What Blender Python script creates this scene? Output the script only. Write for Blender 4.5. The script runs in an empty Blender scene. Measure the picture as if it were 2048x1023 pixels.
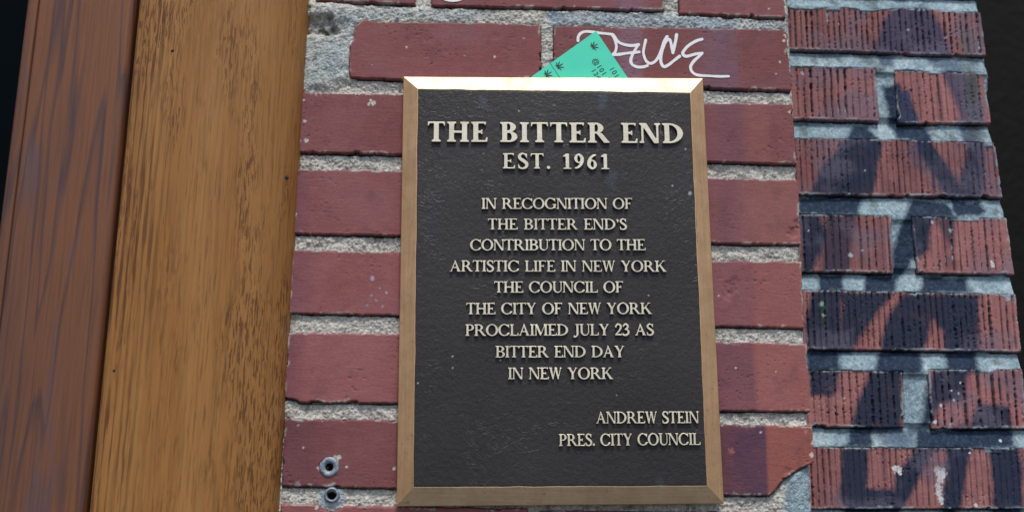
import bpy, math, random
import numpy as np
from mathutils import Vector, Matrix

S = bpy.context.scene
COL = S.collection
MM = 0.001
rng = np.random.RandomState(7)
random.seed(7)

# ------------------------------------------------------------------ camera
CAM_P = (0.214483510, 0.0281632929, 0.0141510815)     # pitch, yaw, roll
CX, CY, F = 1024.0, 511.5, 2050.0
CAM_Z = 1.55
CAM = np.array([0.0, -0.81937818, CAM_Z])
_th, _ya, _ro = CAM_P
FW = np.array([math.sin(_ya)*math.cos(_th), math.cos(_ya)*math.cos(_th), math.sin(_th)])
_r = np.cross(FW, [0, 0, 1]); _r /= np.linalg.norm(_r); _u = np.cross(_r, FW)
RT = math.cos(_ro)*_r + math.sin(_ro)*_u
UP = -math.sin(_ro)*_r + math.cos(_ro)*_u

cam = bpy.data.cameras.new('camera')
cam.sensor_width = 36.0
cam.lens = F / 2048 * 36.0
cam.clip_start = 0.01; cam.clip_end = 500
cam.dof.use_dof = True
cam.dof.focus_distance = 0.835
cam.dof.aperture_fstop = 5.0
co = bpy.data.objects.new('camera', cam); COL.objects.link(co)
m3 = Matrix(((RT[0], UP[0], -FW[0]), (RT[1], UP[1], -FW[1]), (RT[2], UP[2], -FW[2])))
co.matrix_world = Matrix.Translation(Vector(CAM)) @ m3.to_4x4()
S.camera = co

# ------------------------------------------------------------------ light
SUN_EL, SUN_AZ = 62.0, 6.0      # azimuth measured from straight out of the wall towards the right
world = bpy.data.worlds.new('World'); S.world = world; world.use_nodes = True
nt = world.node_tree
bg = nt.nodes['Background']
sky = nt.nodes.new('ShaderNodeTexSky'); sky.sky_type = 'NISHITA'; sky.sun_disc = False
sky.sun_elevation = math.radians(SUN_EL); sky.sun_rotation = math.radians(180 - SUN_AZ)
sky.air_density = 1.0; sky.dust_density = 2.0; sky.ozone_density = 1.0
nt.links.new(sky.outputs[0], bg.inputs[0]); bg.inputs[1].default_value = 0.11
sun = bpy.data.lights.new('sun', 'SUN'); sun.energy = 2.35; sun.angle = math.radians(13)
sun.color = (1.0, 0.95, 0.88)
so = bpy.data.objects.new('sun', sun); COL.objects.link(so)
sd = Vector((math.sin(math.radians(SUN_AZ))*math.cos(math.radians(SUN_EL)),
             -math.cos(math.radians(SUN_AZ))*math.cos(math.radians(SUN_EL)), math.sin(math.radians(SUN_EL))))
so.rotation_euler = sd.to_track_quat('Z', 'Y').to_euler()
so.location = sd * 5
S.view_settings.view_transform = 'Standard'; S.view_settings.look = 'None'
S.view_settings.gamma = 1.0; S.view_settings.use_curve_mapping = False
S.view_settings.exposure = 0.12

# ------------------------------------------------------------------ helpers
def W(px, py, y):
    """point of the plane Y=y (millimetres) that the survey saw at this photo position; returns x, z in mm"""
    d = FW*F + RT*(px-CX) - UP*(py-CY)
    t = (y*MM - CAM[1]) / d[1]
    p = CAM + d*t
    return p[0]*1000, p[2]*1000

def Wp(pts, y): return [W(a, b, y) for a, b in pts]

def _hash(ix, iy, seed):
    h = (ix.astype(np.int64)*374761393 + iy.astype(np.int64)*668265263 + seed*1274126177) & 0xffffffff
    h = ((h ^ (h >> 13)) * 1274126177) & 0xffffffff
    h = h ^ (h >> 16)
    return (h & 0xffff)/65535.0

def vn(x, y, seed=0):
    ix = np.floor(x); iy = np.floor(y); fx = x-ix; fy = y-iy
    fx = fx*fx*(3-2*fx); fy = fy*fy*(3-2*fy)
    a = _hash(ix, iy, seed); b = _hash(ix+1, iy, seed); c = _hash(ix, iy+1, seed); d = _hash(ix+1, iy+1, seed)
    return (a*(1-fx)+b*fx)*(1-fy)+(c*(1-fx)+d*fx)*fy

def fbm(x, y, s, seed=0, o=4):
    r = 0; a = .5; t = 0
    for i in range(o):
        r = r + a*(vn(x/s, y/s, seed+i*17)-.5)*2; t += a; a *= .55; s /= 2.03
    return r/t

def sdf(X, Z, poly):
    """signed distance, positive inside"""
    P = np.array(poly, float); n = len(P)
    d = np.full(X.shape, 1e9); ins = np.zeros(X.shape, bool)
    for i in range(n):
        a = P[i]; b = P[(i+1) % n]; e = b-a
        wx = X-a[0]; wz = Z-a[1]
        t = np.clip((wx*e[0]+wz*e[1])/(e@e+1e-12), 0, 1)
        d = np.minimum(d, np.hypot(wx-t*e[0], wz-t*e[1]))
        if abs(e[1]) > 1e-9:
            c = ((a[1] > Z) != (b[1] > Z)) & (X < (b[0]-a[0])*(Z-a[1])/(b[1]-a[1])+a[0])
            ins ^= c
    return np.where(ins, d, -d)

def sstep(a, b, v):
    t = np.clip((v-a)/(b-a), 0, 1); return t*t*(3-2*t)

def props(o, label=None, cat=None, group=None, kind=None):
    if label: o['label'] = label
    if cat: o['category'] = cat
    if group: o['group'] = group
    if kind: o['kind'] = kind
    return o

def empty(name, loc=(0, 0, 0)):
    o = bpy.data.objects.new(name, None); o.location = loc; o.empty_display_size = .05
    COL.objects.link(o); return o

def link(name, me, parent=None, mat=None):
    o = bpy.data.objects.new(name, me)
    if mat and not me.materials: me.materials.append(mat)
    COL.objects.link(o)
    if parent:
        o.parent = parent
        o.matrix_parent_inverse = Matrix.Translation(-Vector(parent.location))
    return o

def mesh(name, v, f, smooth=False):
    me = bpy.data.meshes.new(name); me.from_pydata([tuple(p) for p in v], [], f); me.update()
    if smooth: me.polygons.foreach_set('use_smooth', [True]*len(me.polygons))
    return me

def grid_mesh(name, X, Z, Y, tint, keep=None, smooth=True):
    """heightfield facing -Y; X, Z, Y in mm; tint = (...,4)"""
    nz, nx = X.shape
    V = np.stack([X*MM, Y*MM, Z*MM], -1).reshape(-1, 3).astype(np.float32)
    idx = np.arange(nz*nx).reshape(nz, nx)
    a = idx[:-1, :-1]; b = idx[:-1, 1:]; c = idx[1:, 1:]; d = idx[1:, :-1]
    Q = np.stack([a, b, c, d], -1).reshape(-1, 4)
    if keep is not None:
        k = (keep[:-1, :-1] & keep[:-1, 1:] & keep[1:, 1:] & keep[1:, :-1]).reshape(-1)
        Q = Q[k]
        used = np.zeros(len(V), bool); used[Q.reshape(-1)] = True
        remap = np.cumsum(used)-1; Q = remap[Q]; V = V[used]; T = tint.reshape(-1, 4)[used]
    else: T = tint.reshape(-1, 4)
    me = bpy.data.meshes.new(name)
    me.vertices.add(len(V)); me.vertices.foreach_set('co', V.reshape(-1))
    me.loops.add(len(Q)*4); me.loops.foreach_set('vertex_index', Q.reshape(-1).astype(np.int32))
    me.polygons.add(len(Q)); me.polygons.foreach_set('loop_start', (np.arange(len(Q))*4).astype(np.int32))
    me.polygons.foreach_set('use_smooth', np.full(len(Q), smooth))
    at = me.color_attributes.new('Tint', 'FLOAT_COLOR', 'POINT')
    at.data.foreach_set('color', T.astype(np.float32).reshape(-1))
    me.update(); me.validate()
    return me

def over(T, col, a):
    """lay paint of colour col and coverage a over the tint layer T"""
    a = np.clip(a, 0, 1)
    na = a + T[..., 3]*(1-a)
    s = np.where(na > 1e-6, na, 1)
    for i in range(3): T[..., i] = (col[i]*a + T[..., i]*T[..., 3]*(1-a))/s
    T[..., 3] = na
    return T

# ------------------------------------------------------------------ node material helper
class NM:
    def __init__(s, name):
        s.m = bpy.data.materials.new(name); s.m.use_nodes = True; s.t = s.m.node_tree
        s.b = s.t.nodes['Principled BSDF']; s.tc = s.t.nodes.new('ShaderNodeTexCoord')
        s.geo = s.t.nodes.new('ShaderNodeNewGeometry')
    def n(s, k, **kw):
        o = s.t.nodes.new(k)
        for a, b in kw.items(): setattr(o, a, b)
        return o
    def l(s, a, b): s.t.links.new(a, b)
    def pos(s, sc=(1, 1, 1), rot=(0, 0, 0)):
        mp = s.n('ShaderNodeMapping'); mp.inputs['Scale'].default_value = sc; mp.inputs['Rotation'].default_value = rot
        s.l(s.geo.outputs['Position'], mp.inputs[0]); return mp.outputs[0]
    def noise(s, v, scale, det=4, rough=.55, dist=0):
        o = s.n('ShaderNodeTexNoise'); s.l(v, o.inputs['Vector'])
        o.inputs['Scale'].default_value = scale; o.inputs['Detail'].default_value = det
        o.inputs['Roughness'].default_value = rough; o.inputs['Distortion'].default_value = dist
        return o.outputs['Fac']
    def ramp(s, f, stops, interp='LINEAR'):
        o = s.n('ShaderNodeValToRGB'); o.color_ramp.interpolation = interp
        e = o.color_ramp.elements
        while len(e) < len(stops): e.new(.5)
        for k, (p, c) in enumerate(stops):
            e[k].position = p; e[k].color = (*c, 1) if len(c) == 3 else c
        s.l(f, o.inputs[0]); return o.outputs[0]
    def mix(s, f, a, b, mode='MIX'):
        o = s.n('ShaderNodeMix', data_type='RGBA', blend_type=mode)
        for val, k in ((f, 0), (a, 6), (b, 7)):
            if hasattr(val, 'is_linked'): s.l(val, o.inputs[k])
            else: o.inputs[k].default_value = val if k == 0 else (*val, 1)
        return o.outputs[2]
    def math(s, op, a, b=0.0, c=0.0):
        o = s.n('ShaderNodeMath', operation=op)
        for k, val in enumerate((a, b, c)):
            if hasattr(val, 'is_linked'): s.l(val, o.inputs[k])
            else: o.inputs[k].default_value = val
        return o.outputs[0]
    def tint(s):
        a = s.n('ShaderNodeAttribute', attribute_name='Tint'); return a.outputs['Color'], a.outputs['Alpha']
    def bump(s, h, dist, strength=1.0, prev=None):
        o = s.n('ShaderNodeBump'); o.inputs['Distance'].default_value = dist; o.inputs['Strength'].default_value = strength
        s.l(h, o.inputs['Height'])
        if prev: s.l(prev, o.inputs['Normal'])
        return o.outputs[0]
    def out(s, col, rough, metal=0.0, normal=None, spec=None):
        for val, k in ((col, 'Base Color'), (rough, 'Roughness'), (metal, 'Metallic')):
            if hasattr(val, 'is_linked'): s.l(val, s.b.inputs[k])
            else: s.b.inputs[k].default_value = (*val, 1) if k == 'Base Color' else val
        if normal: s.l(normal, s.b.inputs['Normal'])
        if spec is not None: s.b.inputs['Specular IOR Level'].default_value = spec
        return s.m

WHITE = (1, 1, 1); BLACK = (0, 0, 0)
def g(v): return (v, v, v)

def mat_brick(name, c1, c2, c3):
    M = NM(name)
    oi = M.n('ShaderNodeObjectInfo')
    big = M.noise(M.pos(), 14, 3)
    fine = M.noise(M.pos((1, 1, 2.2)), 420, 5, .7)
    mid = M.noise(M.pos((1, 1, 1.6)), 70, 4, .6)
    c = M.mix(M.ramp(big, [(.3, BLACK), (.7, WHITE)]), c1, c2)
    c = M.mix(M.math('MULTIPLY', M.ramp(mid, [(.45, BLACK), (.75, WHITE)]), .5), c, c3)
    v = M.ramp(fine, [(.25, g(.72)), (.5, g(1)), (.8, g(1.22))])
    c = M.mix(1.0, c, v, 'MULTIPLY')
    rv = M.math('MULTIPLY_ADD', oi.outputs['Random'], .36, .82)
    rc = M.n('ShaderNodeCombineColor'); [M.l(rv, rc.inputs[i]) for i in range(3)]
    c = M.mix(1.0, c, rc.outputs[0], 'MULTIPLY')
    # small pale specks and dark pits
    sp = M.noise(M.pos(), 260, 2, .5)
    c = M.mix(M.ramp(sp, [(.77, BLACK), (.80, WHITE)]), c, (.5, .45, .42))
    pit = M.ramp(M.noise(M.pos((1, 1, 1.5)), 190, 2, .5), [(.22, WHITE), (.27, BLACK)])
    c = M.mix(M.math('MULTIPLY', pit, .6), c, (.05, .015, .015))
    tc, ta = M.tint()
    tm = M.mix(1.0, tc, v, 'MULTIPLY')
    ta2 = M.math('MULTIPLY', ta, M.ramp(M.noise(M.pos(), 330, 4, .7), [(.25, g(.88)), (.5, WHITE)]))
    c = M.mix(ta2, c, tm)
    h = M.math('ADD', M.math('MULTIPLY', M.noise(M.pos((.35, 1, 1.5)), 260, 5, .65), .8), M.math('MULTIPLY', pit, -.8))
    h = M.math('ADD', h, M.math('MULTIPLY', fine, .35))
    n = M.bump(h, .0008, .6)
    return M.out(c, .82, 0, n, .35)

def mat_mortar(name, ca, cb, cc, bumpd=.0012):
    M = NM(name)
    f1 = M.noise(M.pos(), 320, 5, .75)
    f2 = M.noise(M.pos(), 60, 4, .6)
    vo = M.n('ShaderNodeTexVoronoi'); M.l(M.pos(), vo.inputs['Vector']); vo.inputs['Scale'].default_value = 520
    c = M.mix(M.ramp(f2, [(.3, BLACK), (.7, WHITE)]), ca, cb)
    c = M.mix(M.ramp(f1, [(.3, g(.9)), (.48, g(.0))]), c, cc)
    grain = M.ramp(vo.outputs['Color'], [(.0, g(.72)), (.5, g(1)), (1, g(1.35))])
    c = M.mix(1.0, c, grain, 'MULTIPLY')
    tc, ta = M.tint()
    c = M.mix(M.math('MULTIPLY', ta, M.ramp(f1, [(.2, g(.7)), (.5, WHITE)])), c, M.mix(1.0, tc, grain, 'MULTIPLY'))
    h = M.math('ADD', f1, M.math('MULTIPLY', vo.outputs['Distance'], -.5))
    return M.out(c, .9, 0, M.bump(h, bumpd, .9), .3)

M_BRICK = mat_brick('smooth_red_brick', (.275, .106, .112), (.235, .074, .077), (.31, .13, .125))
M_RIB = mat_brick('ribbed_red_brick', (.33, .145, .145), (.285, .108, .108), (.38, .19, .18))
M_MORT = mat_mortar('gritty_mortar', (.66, .64, .57), (.50, .50, .47), (.12, .11, .09))
M_MORT2 = mat_mortar('smooth_mortar', (.33, .45, .50), (.24, .34, .40), (.14, .19, .23), .0006)

# ------------------------------------------------------------------ spray paint on the ribbed wall (real colour, wall coordinates)
DEP_R = 55.6      # the ribbed wall stands this far behind the pillar face (mm)
NAVY = (.009, .023, .056); NAVY2 = (.026, .045, .105)
SPRAY = [  # polygon in survey positions, softness px, coverage, colour
 ([(1783,14),(1852,12),(1880,45),(1903,112),(1748,104),(1762,55)], 9, .62, NAVY2),
 ([(1752,104),(1792,108),(1790,135),(1765,135)], 8, .6, NAVY2),
 ([(1640,100),(1700,104),(1690,124),(1650,118)], 8, .35, NAVY2),
 ([(1850,112),(1925,114),(1925,142),(1868,140)], 9, .5, NAVY2),
 ([(1768,172),(1798,168),(1838,250),(1784,250)], 8, .88, NAVY),
 ([(1800,178),(1818,180),(1842,250),(1802,250)], 5, .7, NAVY2),
 ([(1884,143),(1938,146),(1962,215),(1962,290),(1925,290),(1918,220)], 9, .62, NAVY2),
 ([(1712,250),(1736,250),(1765,285),(1744,390),(1614,392),(1655,320),(1690,282)], 8, .88, NAVY),
 ([(1782,246),(1856,248),(1868,290),(1935,396),(1892,396),(1848,320),(1830,282),(1795,276)], 8, .86, NAVY),
 ([(1812,284),(1845,286),(1850,345),(1825,335)], 8, .45, NAVY2),
 ([(1936,283),(1966,284),(1970,340),(1960,400),(1908,402),(1925,350)], 6, .85, NAVY),
 ([(1595,392),(1726,394),(1718,428),(1598,428)], 7, .86, NAVY),
 ([(1826,398),(1896,400),(1908,432),(1862,436),(1842,500),(1802,556),(1780,556),(1790,500),(1808,440)], 8, .88, NAVY),
 ([(1906,400),(1962,402),(1972,420),(1960,430),(1914,432)], 6, .8, NAVY),
 ([(1822,432),(1862,432),(1862,500),(1828,520)], 8, .75, NAVY),
 ([(1866,432),(1912,432),(1905,500),(1885,470)], 9, .55, NAVY),
 ([(1600,428),(1640,430),(1655,470),(1622,550),(1604,548)], 8, .75, NAVY),
 ([(1650,430),(1712,430),(1700,548),(1645,548)], 10, .62, NAVY),
 ([(1640,546),(1690,548),(1684,582),(1640,582)], 6, .86, NAVY),
 ([(1736,546),(1802,548),(1790,584),(1728,584)], 7, .86, NAVY),
 ([(1852,552),(1935,554),(1938,586),(1842,584)], 7, .84, NAVY),
 ([(1625,582),(1682,582),(1684,640),(1680,740),(1616,742),(1612,640)], 9, .85, NAVY),
 ([(1688,584),(1788,584),(1744,640),(1702,704),(1676,704)], 9, .82, NAVY),
 ([(1808,586),(1956,590),(1958,745),(1896,745),(1888,660),(1866,640),(1846,704),(1846,748),(1748,745),(1764,690),(1772,640)], 8, .86, NAVY),
 ([(1618,742),(1682,742),(1664,790),(1622,788)], 7, .88, NAVY),
 ([(1742,740),(1802,742),(1806,862),(1702,862),(1716,800)], 10, .82, NAVY),
 ([(1866,738),(1938,738),(1925,800),(1880,808),(1862,856),(1840,856),(1850,800)], 10, .75, NAVY),
 ([(1956,806),(2018,812),(2034,896),(1828,898),(1836,858),(1940,852)], 9, .82, NAVY),
 ([(1700,856),(1748,858),(1745,893),(1694,893)], 7, .75, NAVY),
 ([(1752,858),(1830,858),(1828,893),(1768,893)], 10, .5, NAVY2),
 ([(1685,893),(1736,893),(1734,975),(1788,980),(1796,942),(1830,900),(1868,893),(1842,950),(1800,1030),(1700,1060),(1682,990)], 8, .88, NAVY),
 ([(1892,893),(1944,893),(1930,960),(1916,1060),(1880,1060),(1890,960)], 8, .88, NAVY),
 ([(1978,893),(2038,893),(2052,1060),(1992,1060)], 8, .86, NAVY),
 ([(1922,60),(1948,62),(1962,180),(1975,285),(1940,285),(1930,180)], 12, .45, (.09,.11,.11)),
 ([(1925,150),(1952,150),(1955,200),(1935,210)], 7, .6, (.04,.05,.045)),
 ([(1640,600),(1655,600),(1652,650),(1640,650)], 8, .6, (.03,.05,.04)),
]
SPRAY_W = [(Wp(p, DEP_R), s/1.6, a, c) for p, s, a, c in SPRAY]

def spray(X, Z, T):
    for p, s, a, c in SPRAY_W:
        P = np.array(p)
        if P[:, 0].min()-8 > X.max() or P[:, 0].max()+8 < X.min() or P[:, 1].min()-8 > Z.max() or P[:, 1].max()+8 < Z.min(): continue
        d = sdf(X, Z, p) + fbm(X, Z, 9, 5)*2.0 + fbm(X, Z, 1.8, 6, 2)*1.1
        cov = a*sstep(-s*.75, s*.75, d)
        cov = np.clip(cov*1.3, 0, .97)
        T = over(T, c, cov)
    return T

# ------------------------------------------------------------------ brick builder
def brick(poly_px, dep, parent, mat, paint=None, ribs=None, seed=1, step=.8, edge=.5, rad=1.1, pits=(), deep=13, rough=1.0):
    P = np.array(Wp(poly_px, dep))
    x0, z0 = P.min(0)-2.4; x1, z1 = P.max(0)+2.4
    X, Z = np.meshgrid(np.arange(x0, x1, .45 if ribs else step), np.arange(z0, z1, step))
    d = sdf(X, Z, P) + edge*(fbm(X, Z, 7, seed, 4)*1.3 + .35*fbm(X, Z, 2, seed+5, 2))
    chip = np.clip(fbm(X, Z, 11, seed+31, 3)-.38, 0, 1)*7
    d = d - chip*(d < 4)
    y = np.where(d > rad, 0, np.where(d > 0, rad-np.sqrt(np.clip(rad*rad-(rad-np.clip(d, 0, rad))**2, 0, None)), rad + (-d)*9))
    T = np.zeros(X.shape+(4,))
    if ribs:
        per, ph = ribs
        k0 = np.round(X/per + ph)
        u = X/per + ph + .10*fbm(X*0+k0*3.1, Z, 40, seed+3, 2) + .035*fbm(X, Z, 4, seed+8, 2) + .22*(vn(k0*9.1, Z*0, seed+1)-.5)
        k = np.floor(u); fr = np.abs(u-k-.5)*per
        lanes = vn(k*5.7+.3, Z*0, seed+2); pw = .25+.95*sstep(.15, .8, vn(k*13.7+.1, Z/60, seed+41))
        dash = vn(k*7.3+.5, Z/7.0, seed+9)*.62 + vn(k*3.1+.5, Z/1.6, seed+12)*.38
        bite = sstep(.30-.16*lanes, .66-.1*lanes, dash)
        wear = .45+.75*((seed*7919 % 97)/97)
        marg = sstep(P[:, 0].max()-4.5, P[:, 0].max()-6.5, X) if len(P) == 4 and P[:, 0].min() > W(1770, 500, dep)[0] else np.ones_like(X)
        edgef = sstep(.3, 3.8, d)
        bite = bite*wear*pw; wid = .40 + .55*bite*(.5+.8*lanes) + .25*fbm(X, Z, 1.4, seed+6, 2)*bite
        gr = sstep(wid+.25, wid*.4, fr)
        tear = sstep(.72, .86, vn(X/1.3+seed, Z/1.6, seed+21))*sstep(2.6, 1.0, fr)*sstep(.35, .7, vn(X/20, Z/20, seed+22))
        land = fr/per
        gr = gr*marg
        y = y + (gr*(.8+1.9*bite) + tear*1.0 + .35*sstep(.25, .5, fr/per)*0)*(.12+.88*edgef) + .22*(vn(k*2.3+.5, Z*0, seed+5)-.5) + .10*fbm(X, Z, 3, seed+4, 3)
        T = over(T, (.030, .014, .014), np.clip(gr*(.30+.30*pw+.35*bite)+tear*.4, 0, .88)*(.2+.8*edgef)*marg)  # groove shade painted dark into the tint
        lc = vn(np.floor(X/per+ph)*4.3+.2, Z/45, seed+43)
        T = over(T, (.46, .22, .21), .35*sstep(.55, .9, lc)*(1-gr)); T = over(T, (.15, .075, .095), .45*sstep(.45, .1, lc)*(1-gr))
    else:
        y = y + rough*(.20*fbm(X, Z, 18, seed+2, 3) + .06*fbm(X*.5, Z*1.3, 3.0, seed+6, 3))
        hole = sstep(.84, .93, vn(X/1.7, Z/1.2, seed+14))*sstep(.5, .75, vn(X/17, Z/17, seed+15))
        y = y + hole*.7
    for (px, py, r, dp) in pits:
        cx, cz = W(px, py, dep); rr = np.hypot(X-cx, Z-cz) + fbm(X, Z, 3, seed+40, 3)*r*.35
        y = y + dp*sstep(r, r*.3, rr) if dp < 5 else np.where(rr < r, 12.9, y)
    y = np.minimum(y, deep)
    if paint: T = paint(X, Z, T)
    sm = sstep(-.1, .35, d)*sstep(2.6, .6, d+1.3*fbm(X, Z, 5, seed+61, 3))*sstep(*((.42, .62) if ribs else (.52, .70)), vn(X/9, Z/9, seed+62)*.6+vn(X/2, Z/2, seed+63)*.4)
    T = over(T, (.36, .44, .47) if ribs else (.46, .45, .40), .8*sm)
    y = y - .35*sm
    so_ = sstep(.15, .6, fbm(X, Z, 16, seed+64, 5))
    T = over(T, (.07, .035, .045), (.30 if ribs else .24)*so_)
    if ribs: T = over(T, (.15, .14, .20), .5*sstep(-.05, .45, fbm(X, Z, 34, 65, 4)))
    T = over(T, (.022, .012, .012), .85*sstep(.15, -.5, d)*(Z < P[:, 1].mean()))  # shade of the gap painted onto the brick's lower edge
    keep = d > -1.9
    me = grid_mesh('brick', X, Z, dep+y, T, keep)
    return link('brick', me, parent, mat)

def flecks(items, dep):
    out = []
    for px, py, r, col in items:
        a, b = W(px, py, dep); out.append((a, b, r/2.35, col))
    def f(X, Z, T):
        for a, b, r, col in out:
            if a < X.min()-3 or a > X.max()+3 or b < Z.min()-3 or b > Z.max()+3: continue
            rr = np.hypot(X-a, (Z-b)) + fbm(X, Z, 1.5, int(a*7) % 99, 2)*r*.6
            T = over(T, col, .9*sstep(r*1.15, r*.75, rr))
        return T
    return f

PALE = (.62, .60, .54); CREAM = (.75, .68, .48)
FL = flecks([(748,206,5,PALE),(741,200,3,CREAM),(738,208,3,PALE),(609,243,3.5,PALE),(597,282,5,PALE),(612,281,4.5,PALE),(608,200,2.5,PALE),
  (590,428,4,PALE),(585,455,2.5,PALE),(813,94,2.5,PALE),(989,114,2.8,PALE),(1048,76,3,(.45,.33,.30)),(1012,47,3,PALE),(745,130,1.8,PALE),(929,112,1.5,PALE),
  (1570,70,3.5,CREAM),(1568,82,3,CREAM),(1560,124,3,CREAM),(1580,224,4,CREAM),(1538,18,2.5,PALE),(1552,148,2,PALE),(1572,75,2,CREAM),
  (1624,910,4.5,PALE),(1627,885,4,PALE),(1612,862,4,(.5,.2,.17)),(1522,863,2.5,PALE),(1463,900,6,(.34,.12,.12)),
  (788,936,3.5,PALE),(693,932,3,PALE),(633,1014,3.5,PALE),(744,556,5,(.42,.36,.42)),(607,894,1.8,PALE),(596,968,5,(.30,.27,.32)),
  (672,917,6,(.50,.50,.44)),(679,913,3.5,(.6,.6,.55)),(636,935,3,PALE),(752,600,3,(.40,.30,.34)),(765,612,3,(.40,.30,.34)),(743,590,3,(.36,.27,.32)),(773,585,3,(.4,.3,.34)),(735,610,2.5,(.36,.27,.32)),(760,575,2.5,(.4,.3,.34)),
  (1437,590,2,PALE),(1552,742,1.8,PALE),(1472,735,2,PALE),(596,850,2.5,(.4,.3,.3)),(668,822,2,(.4,.15,.14))], 0)

PURP = (.085, .036, .062); LILA = (.27, .19, .28)
def band(px0, px1, py, soft0, soft1, col, a, z0px, z1px):
    return (px0, px1, py, soft0, soft1, col, a, z0px, z1px)
BANDS = [  # vertical colour bands on the pillar: x range at height py, y range, softness each side (mm), colour, cover
 band(1405,1505,600, 6, 7, (.20,.085,.115), .45, 205, 655), band(1440,1490,380, 8, 8, (.16,.07,.11), .35, 200, 500),
 band(1400,1512,755, 3, 3.5, (.13,.055,.085), .62, 684, 824), band(1400,1534,910, 3, 1.6, PURP, .85, 848, 995),
 band(1470,1534,940, 12, 1.6, (.07,.045,.10), .4, 860, 995),
 band(1238,1285,100, 4, 3, LILA, .55, 20, 160), band(1395,1478,110, 8, 6, (.20,.12,.17), .45, 55, 182),
 band(1420,1465,110, 8, 8, (.16,.13,.2), .3, 55, 182), band(1225,1290,8, 6, 6, LILA, .4, -60, 22),
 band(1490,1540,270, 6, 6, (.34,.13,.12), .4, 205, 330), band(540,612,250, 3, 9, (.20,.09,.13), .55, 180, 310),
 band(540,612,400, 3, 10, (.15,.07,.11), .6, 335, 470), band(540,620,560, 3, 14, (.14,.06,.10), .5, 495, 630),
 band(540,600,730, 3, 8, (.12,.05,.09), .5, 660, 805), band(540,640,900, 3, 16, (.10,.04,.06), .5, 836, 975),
 band(1512,1640,755,3.5,3,(.37,.135,.115),.6,684,824), band(1534,1640,910,1.6,3,(.37,.115,.085),.7,848,995), band(1512,1630,600,3,3,(.36,.125,.11),.5,520,656), band(1470,1620,420,8,3,(.34,.135,.12),.5,355,490),  # bare brick at the right ends, with light from the right painted in
 band(880,960,60, 10, 10, (.24,.13,.17), .35, 40, 80),
]
BW = []
for a0, a1, py, s0, s1, col, a, zt, zb in BANDS:
    BW.append((W(a0, py, 0)[0], W(a1, py, 0)[0], s0, s1, col, a, W(a0, zt, 0)[1], W(a0, zb, 0)[1]))
def stains_and_light(X, Z, T):
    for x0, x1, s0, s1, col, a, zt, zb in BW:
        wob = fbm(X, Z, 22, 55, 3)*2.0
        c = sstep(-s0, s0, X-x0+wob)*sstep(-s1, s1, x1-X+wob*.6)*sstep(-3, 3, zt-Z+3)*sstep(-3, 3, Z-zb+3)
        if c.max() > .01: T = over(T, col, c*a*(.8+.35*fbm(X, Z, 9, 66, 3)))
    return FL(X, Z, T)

def gaps(X, Z, Y, polys, dep, drop, depth, seed, cover=.0):
    """the joint has worn back right under each brick"""
    for i, p in enumerate(polys):
        P = np.array(Wp(p, dep)); a = P.min(0)-4; b = P.max(0)+4
        j0, j1 = np.searchsorted(Z[:, 0], (a[1], b[1])); i0, i1 = np.searchsorted(X[0], (a[0], b[0]))
        if j1 <= j0 or i1 <= i0: continue
        sl = (slice(j0, j1), slice(i0, i1)); x, z = X[sl], Z[sl]
        dr = drop*(.55+.8*vn(x/13, z/13, seed)+.5*fbm(x, z, 3, seed+3, 2))
        d1 = sdf(x, z+dr, P)
        Y[sl] += depth*sstep(-.5, .4, d1)*sstep(.25+cover, .5+cover, vn(x/19, z/19, seed+7)+.25)
    return Y

# ------------------------------------------------------------------ the brick pillar
pillar = empty('brick_pillar', (0, .05, 0))
props(pillar, 'smooth red brick pillar with gritty grey mortar that carries the bronze plaque', 'brick pillar')
PB = [
 # row -1, A
 [(640,-80),(1080,-80),(1085,-135),(640,-135)], [(1110,-80),(1562,-75),(1560,-130),(1110,-135)],
 [(632,1),(830,9),(828,-52),(635,-56)], [(863,11),(1329,21),(1328,-40),(863,-50)], [(1359,27),(1572,36),(1566,-26),(1358,-34)],
 # row B
 [(728,40),(780,44),(880,45),(1000,46),(1081,50),(1083,150),(1080,158),(895,162),(700,155),(697,140),(700,92),(707,80),(710,54),(718,48)],
 [(1107,52),(1250,54),(1563,59),(1574,64),(1577,110),(1583,181),(1400,176),(1107,166)],
 # row C..G left
 [(597,185),(830,189),(832,309),(593,304)],
 [(588,338),(1055,346),(1058,475),(584,467)],
 [(583,499),(830,504),(832,631),(577,625)],
 [(575,664),(1055,672),(1058,808),(600,804),(590,798),(568,795)],
 [(569,837),(830,840),(832,977),(563,971)],
 [(562,1007),(634,1008),(644,1017),(661,1022),(678,1018),(688,1011),(1055,1016),(1058,1150),(556,1142)],
 # right
 [(1350,205),(1586,208),(1593,328),(1350,321)],
 [(1080,349),(1596,359),(1603,489),(1080,480)],
 [(1350,520),(1604,523),(1609,655),(1350,650)],
 [(1080,678),(1614,686),(1622,822),(1080,818)],
 [(1350,847),(1440,848),(1625,852),(1629,924),(1602,936),(1568,958),(1549,982),(1536,991),(1350,986)],
 [(1080,1020),(1560,1024),(1564,1150),(1080,1150)],
]
PITS = {16: [], 15: [(1462, 575, 8, .9), (1455, 590, 6, .8), (1470, 562, 5, .7)], 14: [(1590, 465, 7, 1.6), (1596, 448, 5, 1.2)],
        5: [(990, 72, 5, .5), (1048, 76, 1.5, .5)], 17: [(1575, 942, 4, .8)], 11: [(658, 932, 6.6, 14)], 12: [(663, 993, 8.5, 14)]}
for i, p in enumerate(PB):
    brick(p, 0, pillar, M_BRICK, paint=stains_and_light, seed=100+i*13, pits=PITS.get(i, ()))

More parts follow.
